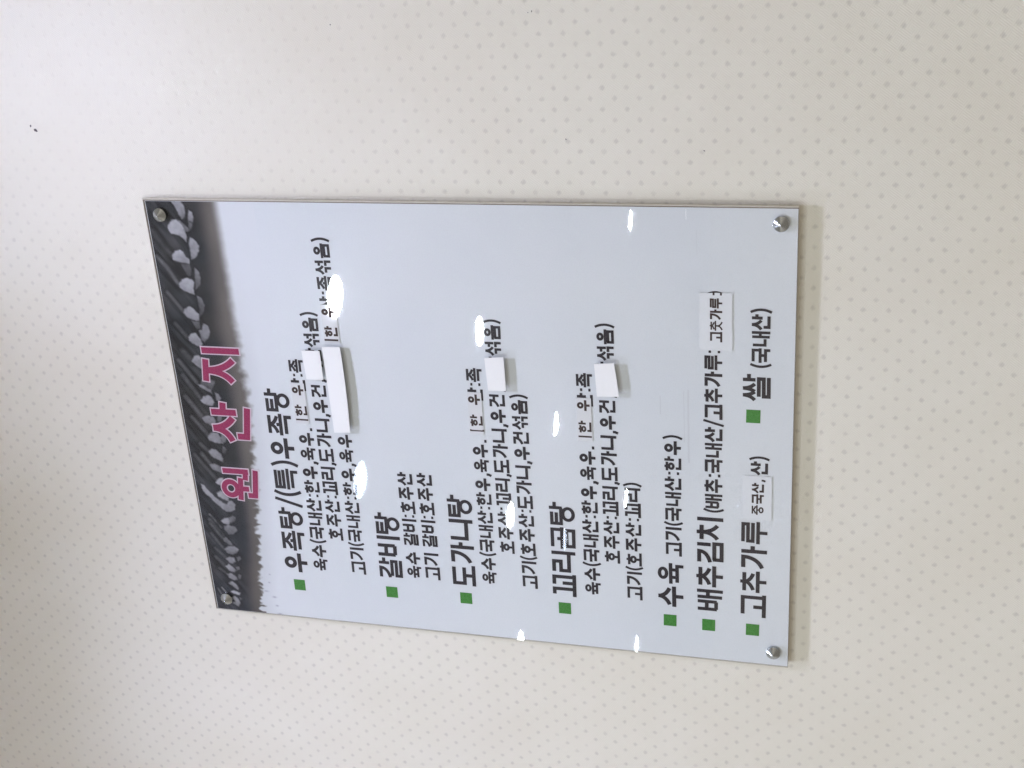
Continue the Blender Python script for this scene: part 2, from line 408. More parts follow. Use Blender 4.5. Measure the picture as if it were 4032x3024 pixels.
def write(S, text, x0, x1, top0, top1, bot0, bot1, y0, weight=1.0, grow=0.0, glyphs=None):
    """lay text between x0 and x1 (mm); top and bottom of the line given at both ends"""
    chars = glyphs or list(text); total = 0; pos = []
    for c in chars:
        w = WIDTH.get(c, 106); pos.append(total); total += w
    total -= 6 if chars[-1] not in WIDTH else 4
    hgt = ((top0 - bot0) + (top1 - bot1)) / 2
    def P(gx, gy):
        u = gx / total; tp = top0 + (top1 - top0) * u; bt = bot0 + (bot1 - bot0) * u
        return (x0 + (x1 - x0) * u, tp + (bt - tp) * gy / 100)
    for c, px in zip(chars, pos):
        if c == ' ': continue
        th, st = G[c]; t = th * weight * hgt / 100
        for s in st:
            if s[0] == 'l':
                pts = [P(px + a, b_) for a, b_ in s[1]]
                S.ribbon(pts, t, y0, grow)
            else:
                a, b_ = P(px + s[1], s[3]), P(px + s[2], s[4])
                S.ring((a[0] + b_[0]) / 2, (a[1] + b_[1]) / 2, abs(b_[0] - a[0]) / 2, abs(a[1] - b_[1]) / 2, t, y0, grow)

# ---------------------------------------------------------------- the sign
W2, H2 = 225.1, 299.8
sign = empty('menu_origin_sign', (0, SIGN_Y, ZC), 'glossy white sign of black Korean lines under a dark tiled roof picture', 'sign')
link('backing_board', box_mesh('backing_board', -W2 / 1000 + .0002, W2 / 1000 + .0011, 0.0005, 0.0036, -H2 / 1000, H2 / 1000 + .0026, 0.0003), M_BACK, sign)
link('seam_film', box_mesh('seam_film', -W2 / 1000 - .0001, W2 / 1000 + .0001, 0.00022, 0.00048, -H2 / 1000 - .0001, H2 / 1000 + .0009), M_SEAM, sign)
pm = bpy.data.meshes.new('print_sheet')
pm.from_pydata([(x / 1000, 0.0, z / 1000) for x, z in ((-W2 + .4, -H2 + .3), (W2 - .6, -H2 + .3), (W2 - .6, H2 - .9), (-W2 + .4, H2 - .9))], [], [(0, 1, 2, 3)])
link('print_sheet', pm, M_PRINT, sign)

# header picture: tiled roof fading into mist, printed as vertex colours on a fine sheet
TILES=[
(.55,[(224.2,271.4),(224.7,261.4),(219.3,258.8),(212.6,258.8),(207.1,261.0),(207.0,263.4),(212.5,266.0),(219.1,268.7)]),
(.58,[(216.0,254.6),(213.5,251.5),(208.3,250.7),(203.2,252.2),(205.3,257.0),(209.0,257.1)]),
(.42,[(205.3,257.0),(203.2,252.2),(197.9,255.1),(194.9,258.8),(199.4,257.6)]),
(.50,[(207.0,269.4),(205.2,264.9),(200.1,259.5),(197.9,257.9),(194.1,259.4),(196.3,263.0),(202.2,267.1)]),
(.66,[(201.2,278.8),(206.1,274.3),(207.0,269.4),(201.5,264.0),(194.8,262.0),(189.6,261.0),(185.1,262.6),(188.8,265.5),(191.7,270.6),(192.7,276.8),(196.0,279.4)]),
(.58,[(190.4,258.0),(186.8,253.1),(181.6,249.6),(175.6,251.1),(169.4,255.4),(167.4,260.6),(175.4,260.1),(183.6,260.2)]),
(.38,[(163.7,272.5),(163.2,262.9),(157.9,261.9),(151.7,263.8),(150.1,266.1),(155.4,269.2)]),
(.62,[(171.1,280.2),(175.8,275.9),(177.0,270.9),(175.2,267.2),(170.0,265.7),(167.8,262.1),(163.6,262.9),(163.8,269.3),(165.1,276.3),(167.3,279.9)]),
(.42,[(159.9,258.7),(156.5,254.9),(148.9,253.4),(142.0,255.8),(137.9,261.0),(145.7,260.4)]),
(.62,[(142.8,278.0),(147.6,273.8),(149.3,267.8),(147.9,263.2),(144.1,261.1),(137.9,263.4),(132.5,263.1),(133.8,268.2),(136.0,274.3),(139.0,277.8)]),
(.40,[(131.4,260.9),(129.6,256.8),(122.6,254.3),(115.6,256.0),(109.9,261.0),(117.7,260.5)]),
(.62,[(113.2,278.5),(118.0,275.9),(120.5,270.6),(117.5,266.2),(112.2,262.2),(105.1,262.7),(105.7,268.3),(108.6,275.2)]),
(.36,[(105.5,271.6),(104.3,262.8),(98.0,263.1),(96.2,266.7)]),
(.48,[(103.7,258.9),(100.7,254.5),(94.4,253.1),(88.8,255.8),(83.0,260.9),(86.0,264.5),(90.8,264.4),(95.5,265.7),(96.5,262.2)]),
(.60,[(87.9,277.5),(92.0,274.1),(93.0,269.0),(86.8,265.1),(81.2,263.6),(78.3,266.6),(80.9,272.8),(84.6,277.9)]),
(.58,[(62.8,279.1),(68.7,275.0),(69.7,269.8),(65.8,266.3),(57.8,265.2),(53.6,266.8),(57.4,273.6)]),
(.40,[(42.7,272.0),(45.5,265.7),(42.7,257.0),(37.7,258.7),(31.6,263.1),(36.3,269.0),(37.7,273.7)]),
(.55,[(38.3,277.4),(37.8,272.1),(32.5,262.9),(28.4,262.4),(29.9,265.1),(35.2,274.2)]),
(.60,[(21.0,276.3),(25.3,272.5),(27.3,267.2),(25.0,263.4),(19.3,261.4),(15.0,264.3),(15.5,270.1),(18.5,275.4)]),
(.50,[(30.2,259.2),(28.8,255.2),(23.9,253.5),(20.5,255.8),(21.9,258.9)]),
(.52,[(1.6,278.1),(4.4,272.8),(4.0,266.1),(-0.1,263.5),(-6.9,264.6),(-6.4,269.6),(-3.4,275.8)]),
(.40,[(5.2,260.0),(3.8,255.2),(-2.3,258.8),(-0.8,261.9)]),
(.58,[(-19.5,275.7),(-14.1,270.9),(-14.4,263.4),(-20.2,260.9),(-26.1,259.4),(-25.8,267.8),(-23.7,274.3)]),
(.48,[(-14.2,259.9),(-18.1,254.7),(-24.2,256.5),(-25.3,260.1),(-20.2,260.9)]),
(.58,[(-36.2,278.0),(-32.5,273.9),(-33.0,268.9),(-37.8,263.7),(-42.9,262.5),(-47.3,263.2),(-44.3,269.1),(-41.2,275.4)]),
(.35,[(-28.2,260.4),(-32.2,256.4),(-37.5,258.6),(-36.8,261.9)]),
(.48,[(-51.0,278.8),(-48.9,273.3),(-51.1,267.7),(-57.6,261.9),(-61.1,260.8),(-59.0,269.0),(-56.1,276.2)]),
(.62,[(-71.0,275.7),(-66.2,271.1),(-64.9,265.7),(-73.8,266.3),(-74.9,269.9),(-72.6,273.9)]),
(.62,[(-83.4,276.3),(-79.9,271.6),(-82.7,267.8),(-88.6,263.6),(-92.2,264.2),(-90.0,269.9),(-86.9,275.4)]),
(.58,[(-74.0,292.7),(-75.5,289.1),(-80.6,285.6),(-88.0,279.1),(-93.7,271.4),(-95.9,266.5),(-91.3,264.0),(-91.0,260.5),(-95.2,257.3),(-101.6,258.8),(-104.7,264.5),(-104.3,269.6),(-97.7,277.2),(-90.2,283.8),(-85.3,289.0),(-81.9,291.9)]),
(.64,[(-116.2,277.5),(-112.6,272.8),(-111.3,267.3),(-115.7,266.3),(-120.4,268.8),(-119.0,273.8)]),
(.45,[(-111.3,267.3),(-108.1,262.5),(-110.5,259.0),(-115.2,261.0),(-117.4,265.7)]),
(.48,[(-121.8,274.3),(-120.4,268.8),(-121.6,261.2),(-126.0,260.2),(-131.0,265.3),(-131.5,270.7),(-126.3,274.2)]),
(.45,[(-137.3,278.4),(-135.1,274.5),(-140.2,270.1),(-145.4,267.4),(-144.1,272.5),(-140.0,278.0)]),
(.52,[(-150.2,278.8),(-146.1,274.6),(-145.3,266.6),(-148.6,261.8),(-153.5,265.2),(-155.8,270.0),(-154.5,276.0)]),
(.55,[(-161.3,278.9),(-158.5,274.0),(-159.4,268.8),(-163.9,267.8),(-167.1,271.9),(-165.7,276.0)]),
(.40,[(-158.3,266.9),(-156.9,262.3),(-160.5,261.1),(-163.7,265.1)]),
(.58,[(-170.8,280.9),(-167.6,276.4),(-170.9,272.5),(-175.2,268.8),(-177.4,271.8),(-176.1,277.8)]),
(.45,[(-170.6,268.9),(-169.3,265.1),(-172.9,264.4),(-175.2,268.8)]),
(.56,[(-180.2,280.8),(-178.8,276.4),(-182.0,270.7),(-186.5,268.8),(-187.4,273.4),(-184.7,279.2)]),
(.42,[(-178.9,267.6),(-180.4,264.3),(-185.3,265.9),(-185.5,268.7)]),
(.54,[(-191.5,281.2),(-188.2,276.2),(-191.6,272.3),(-196.0,269.4),(-199.0,270.8),(-195.7,275.6)]),
(.66,[(-201.9,280.2),(-200.0,276.3),(-202.6,268.7),(-205.6,270.1),(-204.3,276.1)]),
(.55,[(-208.6,280.4),(-207.1,275.7),(-210.5,271.8),(-215.2,270.7),(-220.3,273.3),(-218.7,276.7),(-216.2,280.3),(-213.9,276.8)]),
(.38,[(-208.5,270.6),(-209.0,266.6),(-212.3,270.3)]),
]
RIDGES=[
(.30,4.5,[(194.9,296.6),(171.1,280.0)]),
(.40,3.8,[(170.0,296.5),(159.5,287.9),(142.1,278.1)]),
(.36,3.4,[(133.9,291.9),(114.8,278.2)]),
(.34,3.8,[(101.7,289.7),(87.0,278.3)]),
(.33,5.3,[(73.8,286.5),(63.6,278.3)]),
(.37,3.8,[(63.0,292.7),(40.0,277.5)]),
(.37,4.1,[(46.7,291.4),(22.7,275.5)]),
(.38,4.5,[(23.4,292.3),(1.6,277.5)]),
(.37,3.8,[(1.7,289.4),(-17.7,274.9)]),
(.35,3.8,[(-28.1,285.1),(-36.2,277.1)]),
(.36,4.5,[(-39.3,285.4),(-51.8,277.2)]),
(.31,3.8,[(-40.8,293.4),(-67.3,273.8)]),
(.42,2.6,[(-109.5,288.8),(-124.0,278.2)]),
(.36,4.1,[(-115.9,289.9),(-137.4,275.1)]),
(.36,3.0,[(-132.0,290.7),(-150.2,278.8)]),
(.34,3.0,[(-149.3,289.2),(-161.2,278.0)]),
(.32,3.8,[(-160.5,290.3),(-171.7,280.6)]),
(.31,3.0,[(-173.5,288.9),(-180.1,280.2)]),
(.37,3.0,[(-120.1,290.4),(-137.3,278.4)]),
(.50,2.1,[(-198.1,289.4),(-204.3,285.1)]),
(.40,2.1,[(-199.5,294.2),(-205.9,291.6)]),
]

def header_picture():
    step = 0.8
    xs = np.arange(-W2 + .5, W2 - .6, step); zs = np.arange(188.0, H2 - 1.0, step)
    X, Z = np.meshgrid(xs, zs)
    def vnoise(sx, sz, seed):
        r = np.random.default_rng(seed); gx = (X + 400) / sx; gz = (Z + 20) / sz
        tab = r.random((int(gz.max()) + 3, int(gx.max()) + 3))
        ix, iz = gx.astype(int), gz.astype(int); fx, fz = gx - ix, gz - iz
        fx = fx * fx * (3 - 2 * fx); fz = fz * fz * (3 - 2 * fz)
        return (tab[iz, ix] * (1 - fx) + tab[iz, ix + 1] * fx) * (1 - fz) + (tab[iz + 1, ix] * (1 - fx) + tab[iz + 1, ix + 1] * fx) * fz
    n1, n2, n3 = vnoise(2.2, 2.2, 1), vnoise(7, 7, 2), vnoise(25, 25, 3)
    n4 = vnoise(4.5, 9.0, 4)
    streak = vnoise(60, 3, 5)
    left = np.clip((-X - 40) / 180, 0, 1)
    # dark roof
    shade = 0.215 + 0.03 * (n3 - .5) + 0.03 * (n2 - .5) - 0.05 * left * np.clip((Z - 285) / 12, 0, 1)
    shade += 0.05 * (np.clip((Z - 262) / 30, 0, 1)) * (n2 - .4) * (0.4 + left)
    rgb = np.stack([shade * .99, shade * .99, shade * 1.02], -1)
    # ridges of tiles
    ud, vd = 0.0, 0.0
    for _s, _w, pp in RIDGES: ud += pp[-1][0] - pp[0][0]; vd += pp[-1][1] - pp[0][1]
    l_ = math.hypot(ud, vd); ud, vd = ud / l_, vd / l_
    def along(sl, sc, seed):
        r = np.random.default_rng(seed); A_ = (X * ud + Z * vd + 600) / sl; B_ = (-X * vd + Z * ud + 600) / sc
        tab = r.random((int(B_.max()) + 3, int(A_.max()) + 3)); ia, ib = A_.astype(int), B_.astype(int); fa, fb = A_ - ia, B_ - ib
        fa = fa * fa * (3 - 2 * fa); fb = fb * fb * (3 - 2 * fb)
        return (tab[ib, ia] * (1 - fa) + tab[ib, ia + 1] * fa) * (1 - fb) + (tab[ib + 1, ia] * (1 - fa) + tab[ib + 1, ia + 1] * fa) * fb
    o1, o2 = along(16, 1.6, 11), along(26, 4.2, 12)
    roof = np.clip((Z - 256) / 12, 0, 1)
    rgb += ((o1 - .5) * .07 + (o2 - .5) * .13)[..., None] * roof[..., None]
    rgb[..., 0] += .02 * (n3 - .5); rgb[..., 2] += .02 * (.5 - n3) + .015 * left
    def seg(p, q):
        d = np.array(q) - np.array(p); l2 = d @ d
        t = np.clip(((X - p[0]) * d[0] + (Z - p[1]) * d[1]) / l2, 0, 1)
        return np.hypot(X - p[0] - t * d[0], Z - p[1] - t * d[1])
    for s, w, pts in RIDGES:
        dd = np.min([seg(a, b_) for a, b_ in zip(pts, pts[1:])], axis=0)
        a = np.clip(1.25 - dd / (w * .62), 0, 1) ** .8 * 1.0 * (0.75 + .5 * (n1 - .5) + .3 * (n2 - .5))
        rgb += (np.array([s, s, s * 1.01]) * 1.06 - rgb) * np.clip(a, 0, 1)[..., None]
        e = np.exp(-((dd - w * .95) / (w * .3 + .3)) ** 2) * .20
        rgb *= (1 - e)[..., None]
    # tile ends
    for s, pts in TILES:
        P = np.array(pts + [pts[0]]); cx, cz = P[:-1].mean(0)
        inside = np.zeros(X.shape, bool); dmin = np.full(X.shape, 1e9)
        for (ax, az), (bx, bz) in zip(P, P[1:]):
            cond = ((az > Z) != (bz > Z)) & (X < (bx - ax) * (Z - az) / (bz - az + 1e-9) + ax)
            inside ^= cond; dmin = np.minimum(dmin, seg((ax, az), (bx, bz)))
        sd = np.where(inside, dmin, -dmin) + (n1 - .5) * .8
        halo = np.exp(-np.clip(-sd, 0, 99) / 1.6) * (sd < 0) * .28
        rgb *= (1 - halo)[..., None]
        a = np.clip(sd / 1.7 + .5, 0, 1)
        tone = s + .10 * (n2 - .5) + .07 * (n1 - .5) + .05 * np.clip((X - cx) / 8, -1, 1)
        rgb += (np.stack([tone, tone * .995, tone * 1.02], -1) - rgb) * a[..., None]
    # fade: dark - brown - pale mist, with a frayed lower border
    zk = [-225, -208, -170, -125, -60, 30, 107, 225]
    zw = np.interp(X, zk, [243, 243, 236, 233, 226, 219, 221, 223]); zb = np.interp(X, zk, [250, 249, 244, 240, 234, 230, 231, 231]); zd = np.interp(X, zk, [268, 267, 260, 254, 252, 251, 254, 250.5])
    fray = np.interp(X, [-225, -60, 60, 120, 225], [1, 1, .7, .2, 0])
    tooth = np.abs(((X + 11 * (n2 - .5)) / np.interp(X, [-225, -100, 60], [8.0, 10.0, 17.0])) % 1 - .5) * 2
    off = fray * ((tooth - .5) * 3.2 + (n4 - .5) * 7 + (n1 - .5) * 2.5)
    Zf = Z + off
    t1 = np.clip((zd - Z) / (zd - zb), 0, 1); t1 = t1 * t1 * (3 - 2 * t1)
    brown = np.stack([.485 + 0 * X, .458 + 0 * X, .432 + 0 * X], -1) - (.06 * left)[..., None] + (.04 * (n3 - .5))[..., None]
    rgb += (brown - rgb) * (t1 * .80)[..., None]
    soft = np.interp(X, [-225, -60, 60, 225], [.42, .6, .8, 1.0])
    mid = (zb * .45 + zw * .55); wd = (zb - zw) * soft
    t2 = np.clip((mid + wd * .75 - Zf) / (wd * 1.5), 0, 1); t2 = t2 * t2 * (3 - 2 * t2)
    white = np.array([.875, .887, .899])
    haze = white - (np.clip((Z - (zw - 16)) / 16, 0, 1) * .05 * fray)[..., None]
    rgb += (haze - rgb) * t2[..., None]
    # stray flecks below the border
    for fx, fz, a_, b_ in ((-203.5, 229.5, 2.2, 1.0), (-214, 228, 1.6, .9), (-224, 226, 2.6, .8), (-186, 233, 1.2, .8), (-176, 231, 1.0, .7), (-197, 238, 2.6, .8)):
        e = np.exp(-(((X - fx) / b_) ** 2 + ((Z - fz) / a_) ** 2))
        rgb += (np.array([.6, .6, .66]) - rgb) * (e * .75)[..., None]
    rgb = np.clip(rgb, .03, .95)
    col = lin(rgb) / lin(.885) * .75 * np.array([1.0, 1.0, 1.0])
    col[..., :] = np.clip(col - 0.012, 0.006, .9)
    h, w = X.shape
    verts = np.stack([X / 1000, np.full(X.shape, -0.00004), Z / 1000], -1).reshape(-1, 3)
    i = np.arange(h * w).reshape(h, w)
    faces = np.stack([i[:-1, :-1], i[:-1, 1:], i[1:, 1:], i[1:, :-1]], -1).reshape(-1, 4)
    me = bpy.data.meshes.new('header_picture')
    me.vertices.add(len(verts)); me.vertices.foreach_set('co', verts.ravel())
    me.loops.add(faces.size); me.loops.foreach_set('vertex_index', faces.ravel())
    me.polygons.add(len(faces)); me.polygons.foreach_set('loop_start', np.arange(0, faces.size, 4))
    me.update(calc_edges=True)
    at = me.color_attributes.new('ink', 'FLOAT_COLOR', 'POINT')
    at.data.foreach_set('color', np.concatenate([col, np.ones((*X.shape, 1))], -1).astype(np.float32).ravel())
    mt, nt, b = mat('printed_picture_ink', rough=0.55, spec=0.2)
    n = nt.nodes.new('ShaderNodeAttribute'); n.attribute_name = 'ink'
    nt.links.new(n.outputs['Color'], b.inputs['Base Color'])
    link('header_picture', me, mt, sign)
header_picture()

# title with pale outline
YT = -0.0001
TITLE = (('원', ['원'], (-87.6, -50.4, 268.6, 264.6, 230.2, 225.0)), ('산', ['산t'], (-22.3, 18.0, 269.0, 264.0, 228.8, 222.6)), ('지', ['지'], (41.6, 78.0, 270.0, 265.6, 231.0, 225.4)))
for ch, gl, (a, b_, t0, t1, q0, q1) in TITLE:
    s = Strokes(); write(s, ch, a, b_, t0, t1, q0, q1, -0.00008, grow=1.25, glyphs=gl)
    o = s.build('title_outline', M_PALE, sign)
for ch, gl, (a, b_, t0, t1, q0, q1) in TITLE:
    s = Strokes(); write(s, ch, a, b_, t0, t1, q0, q1, -0.00030, glyphs=gl)
    s.build('title_letter', M_PINK, sign)

# heading lines and body lines: text, x start, x end, top at both ends, bottom at both ends
HEADINGS = (
 ('우족탕/(특)우족탕', -170.7, 37.6, 211.5, 205.5, 186.3, 180.2),
 ('갈비탕', -167.2, -91.2, 107.1, 104.9, 82.5, 80.0),
 ('도가니탕', -167.9, -65.3, 29.3, 27.2, 5.2, 2.8),
 ('꼬리곰탕', -168.9, -64.8, -73.5, -74.8, -96.9, -98.8),
 ('수육', -170.2, -120.5, -177.4, -176.9, -201.1, -201.4),
 ('배추김치', -170.3, -68.5, -213.9, -214.9, -238.4, -238.8),
 ('고추가루', -172.7, -69.3, -255.0, -255.4, -278.4, -278.8),
 ('쌀', 51.5, 75.7, -255.7, -255.6, -279.4, -279.2))
BODY = (
 ('육수(국내산:한우,육우.', -165.7, -2.5, 179.2, 175.0, 163.5, 159.0),
 ('산:족', 35.5, 70.5, 175.6, 175.0, 160.7, 160.1),
 ('호주산:꼬리,도가니,우건,', -127.9, 50.3, 157.7, 154.9, 142.2, 139.7),
 ('국산섞음)', 52.2, 118.9, 156.0, 155.2, 140.2, 139.4),
 ('고기(국내산:한우,육우', -165.4, -6.7, 136.9, 134.3, 122.0, 119.3),
 ('산:족섞음)', 120.4, 192.0, 134.6, 134.2, 119.0, 118.6),
 ('육수 갈비:호주산', -164.1, -43.8, 76.9, 76.3, 61.8, 61.2),
 ('고기 갈비:호주산', -164.0, -43.4, 57.4, 56.4, 42.2, 41.2),
 ('육수(국내산:한우,육우.', -162.9, -3.4, -1.9, -3.2, -16.7, -18.2),
 ('산:족', 35.4, 69.9, -2.6, -3.0, -17.4, -17.9),
 ('호주산:꼬리,도가니,우건,', -126.3, 50.2, -22.6, -23.4, -37.2, -38.3),
 ('국산섞음)', 51.6, 118.2, -23.3, -23.1, -38.2, -38.4),
 ('고기(호주산:도가니,우건섞음)', -163.6, 45.3, -43.4, -44.0, -58.2, -59.2),
 ('육수(국내산:한우,육우.', -164.4, -3.4, -105.8, -106.4, -121.2, -121.6),
 ('산:족', 35.4, 70.0, -106.6, -106.8, -121.3, -121.4),
 ('호주산:꼬리,도가니,우건,', -127.1, 50.0, -126.5, -127.1, -141.2, -141.9),
 ('국산섞음)', 51.6, 118.2, -127.0, -127.0, -142.1, -142.2),
 ('고기(호주산:꼬리)', -165.7, -38.3, -147.4, -147.8, -161.8, -162.6),
 ('고기(국내산:한우)', -113.3, 12.9, -185.4, -185.5, -200.2, -200.8),
 ('(배추:국내산/고추가루:', -64.3, 97.5, -222.0, -222.6, -238.0, -237.8),
 (')', 148.0, 151.4, -226.0, -226.0, -238.0, -238.0),
 ('산)', -22.1, -3.2, -263.2, -263.0, -278.2, -278.4),
 ('(국내산)', 81.6, 137.0, -263.0, -262.8, -278.6, -278.4))
for tx, *q in HEADINGS:
    s = Strokes(); write(s, tx, *q, YT, weight=1.22); s.build('heading_lettering', M_INK, sign)
for tx, *q in BODY:
    s = Strokes(); write(s, tx, *q, YT, weight=1.34); s.build('body_lettering', M_INK, sign)
for cx, cz in ((-185.2, 198.2), (-183.3, 96.1), (-182.1, 17.0), (-182.8, -84.4), (-185.1, -188.0), (-186.3, -224.9), (-187.0, -266.2), (35.7, -264.8)):
    pts = [(cx - 6.4, cz - 6.2), (cx + 6.4, cz - 6.4), (cx + 6.4, cz + 6.0), (cx - 6.4, cz + 6.2)]
    me = bpy.data.meshes.new('green_square')
    me.from_pydata([(x / 1000, -0.0001, z / 1000) for x, z in pts], [], [(0, 1, 2, 3)])
    link('green_square', me, M_GREEN, sign)

# traces of old tape and a hair scratch on the print
for x0, x1, z0, z1, nm, mt_ in ((-14, 58, -208.6, -206.9, 'tape_residue', M_RESIDUE), (6, 57, -204.3, -203.6, 'tape_residue', M_RESIDUE), (33, 51, -183.4, -182.4, 'tape_residue', M_RESIDUE),
                       (183, 205, -216.6, -216.25, 'hair_scratch', M_RESIDUE), (214, 223, -208.0, -207.2, 'hair_scratch', M_CARD)):
    me = bpy.data.meshes.new(nm); n = 12; r = random.Random(int(x0)); vs = []
    for i in range(n + 1):
        x = x0 + (x1 - x0) * i / n; w = r.uniform(-.25, .25)
        vs += [(x / 1000, -0.00003, (z0 + w) / 1000), (x / 1000, -0.00003, (z1 + w + r.uniform(-.1, .1)) / 1000)]
    me.from_pydata(vs, [], [(2 * i, 2 * i + 2, 2 * i + 3, 2 * i + 1) for i in range(n)]); link(nm, me, mt_, sign)

# clear cover: front face glossy, edges polished
YF = -0.00052
cm = box_mesh('clear_cover', -W2 / 1000 - .0004, W2 / 1000 + .0005, YF, 0.00012, -H2 / 1000 - .0003, H2 / 1000 + .0006, 0.0)
cm.materials.append(M_CLEAR); cm.materials.append(M_EDGE)
invis = bpy.data.materials.new('clear_back_face'); invis.use_nodes = True
_n = invis.node_tree; _n.nodes.clear(); _t = _n.nodes.new('ShaderNodeBsdfTransparent'); _o = _n.nodes.new('ShaderNodeOutputMaterial'); _n.links.new(_t.outputs[0], _o.inputs[0])
cm.materials.append(invis)
for p in cm.polygons:
    p.material_index = 0 if p.normal.y < -.5 else (2 if p.normal.y > .5 else 1)
link('clear_cover', cm, None, sign)

# four pointed steel caps on stand-off barrels
cap = lathe('screw_cap', [(0.0035, 0.0), (0.0066, 0.0), (0.0067, 0.0006), (0.0067, 0.0019), (0.0063, 0.0024), (0.0005, 0.0066), (0.0, 0.0067)], 64)
cap.materials.append(M_METAL)
for p in cap.polygons: p.use_smooth = False
barrel = lathe('standoff_barrel', [(0.0, 0.0), (0.006, 0.0), (0.006, 0.0034), (0.0, 0.0034)], 40); barrel.materials.append(M_METAL)
for x, z in ((211.3, 284.5), (-210.5, 285.2), (211.8, -286.0), (-209.8, -286.0)):
    o = link('screw_cap', cap, None, sign); o.location = (x / 1000, YF - 0.00005, z / 1000)
    o = link('standoff_barrel', barrel, None, sign); o.location = (x / 1000, -SIGN_Y - 0.00005, z / 1000)

# ---------------------------------------------------------------- raised white cards stuck over words
def card(corners, bow, label, pad):
    """corners TL, TR, BR, BL in mm on the sign; a 0.5 mm card held 2 mm off the cover by foam tape"""
    cx = sum(c[0] for c in corners) / 4; cz = sum(c[1] for c in corners) / 4
    root = empty('white_card', (cx / 1000, SIGN_Y + YF, ZC + cz / 1000), label, 'paper patch', 'blank cards covering words on the sign')
    bm = bmesh.new(); nu, nv = 16, 6
    TL, TR, BR, BL = corners; grid = {}
    for side, yo in ((0, 0.0), (1, 0.0005)):
        for i in range(nu + 1):
            for j in range(nv + 1):
                u, v = i / nu, j / nv
                x = (TL[0] * (1 - u) + TR[0] * u) * (1 - v) + (BL[0] * (1 - u) + BR[0] * u) * v
                z = (TL[1] * (1 - u) + TR[1] * u) * (1 - v) + (BL[1] * (1 - u) + BR[1] * u) * v
                b_ = bow * 4 * u * (1 - u)
                grid[side, i, j] = bm.verts.new(((x - cx) / 1000, -0.0045 - b_ * .6 / 1000 + yo, (z - cz - b_ * (.35 + .65 * v)) / 1000))
    for i in range(nu):
        for j in range(nv):
            a = [grid[0, i, j], grid[0, i + 1, j], grid[0, i + 1, j + 1], grid[0, i, j + 1]]; bm.faces.new(a)
            a = [grid[1, i, j], grid[1, i, j + 1], grid[1, i + 1, j + 1], grid[1, i + 1, j]]; bm.faces.new(a)
    for i in range(nu):
        for j in (0, nv): bm.faces.new([grid[0, i, j], grid[1, i, j], grid[1, i + 1, j], grid[0, i + 1, j]])
    for j in range(nv):
        for i in (0, nu): bm.faces.new([grid[0, i, j], grid[0, i, j + 1], grid[1, i, j + 1], grid[1, i, j]])
    bmesh.ops.recalc_face_normals(bm, faces=bm.faces[:])
    link('card_face', from_bm('card_face', bm), M_CARD, root)
    x0, x1 = TL[0] - cx + pad, TR[0] - cx - pad; z0, z1 = BL[1] - cz + pad, TL[1] - cz - pad
    link('foam_tape', box_mesh('foam_tape', x0 / 1000, x1 / 1000, -0.0039, -0.0001, z0 / 1000, z1 / 1000, 0.0002), M_FOAM, root)
card([(51.7, 156.2), (81.4, 157.6), (81.6, 139.0), (52.0, 138.8)], 0.0, 'small blank white card over the end of the second small line, beside the long card', 5)
card([(-3.4, 134.6), (86.2, 136.0), (86.4, 117.8), (-2.4, 118.0)], 1.2, 'long narrow blank white card, the widest one stuck on the sign', 6)
card([(49.8, -24.4), (82.2, -23.0), (83.4, -41.2), (50.0, -41.4)], 0.2, 'small blank white card in the middle block of lines, level with its second small line', 5)
card([(49.4, -126.4), (81.0, -124.8), (82.6, -143.0), (50.2, -146.4)], 0.2, 'blank white card with a skewed lower edge, lowest of the raised cards', 5)

# ---------------------------------------------------------------- thin printed slips stuck on the cover
def slip(x0, x1, z0, z1, runs, label, material, rough_edge=0.4, weight=1.4):
    root = empty('correction_slip', ((x0 + x1) / 2000, SIGN_Y + YF, ZC + (z0 + z1) / 2000), label, 'paper slip', 'printed slips pasted on the sign')
    cx, cz = (x0 + x1) / 2, (z0 + z1) / 2
    bm = bmesh.new(); r = random.Random(int(cx * 7 + cz)); pts = []
    n = 8
    for i in range(n): pts.append((x0 + (x1 - x0) * i / n, z0 + r.uniform(-1, 1) * rough_edge * .4))
    for i in range(4): pts.append((x1 + r.uniform(-1, 1) * rough_edge * .4, z0 + (z1 - z0) * i / 4))
    for i in range(n): pts.append((x1 + (x0 - x1) * i / n, z1 + r.uniform(-1, 1) * rough_edge * .4))
    for i in range(4): pts.append((x0 + r.uniform(-1, 1) * rough_edge * .4, z1 + (z0 - z1) * i / 4))
    f = bm.faces.new([bm.verts.new(((x - cx) / 1000, -0.00009, (z - cz) / 1000)) for x, z in pts])
    e = bmesh.ops.extrude_face_region(bm, geom=[f])
    for v in e['geom']:
        if isinstance(v, bmesh.types.BMVert): v.co.y += 0.00007
    bmesh.ops.recalc_face_normals(bm, faces=bm.faces[:])
    link('slip_paper', from_bm('slip_paper', bm), material, root)
    for tx, a, b_, tp, bt in runs:
        s = Strokes(); write(s, tx, a - cx, b_ - cx, tp - cz, tp - cz, bt - cz, bt - cz, -0.00011, weight=weight)
        s.build('slip_lettering', M_SLIPINK, root)
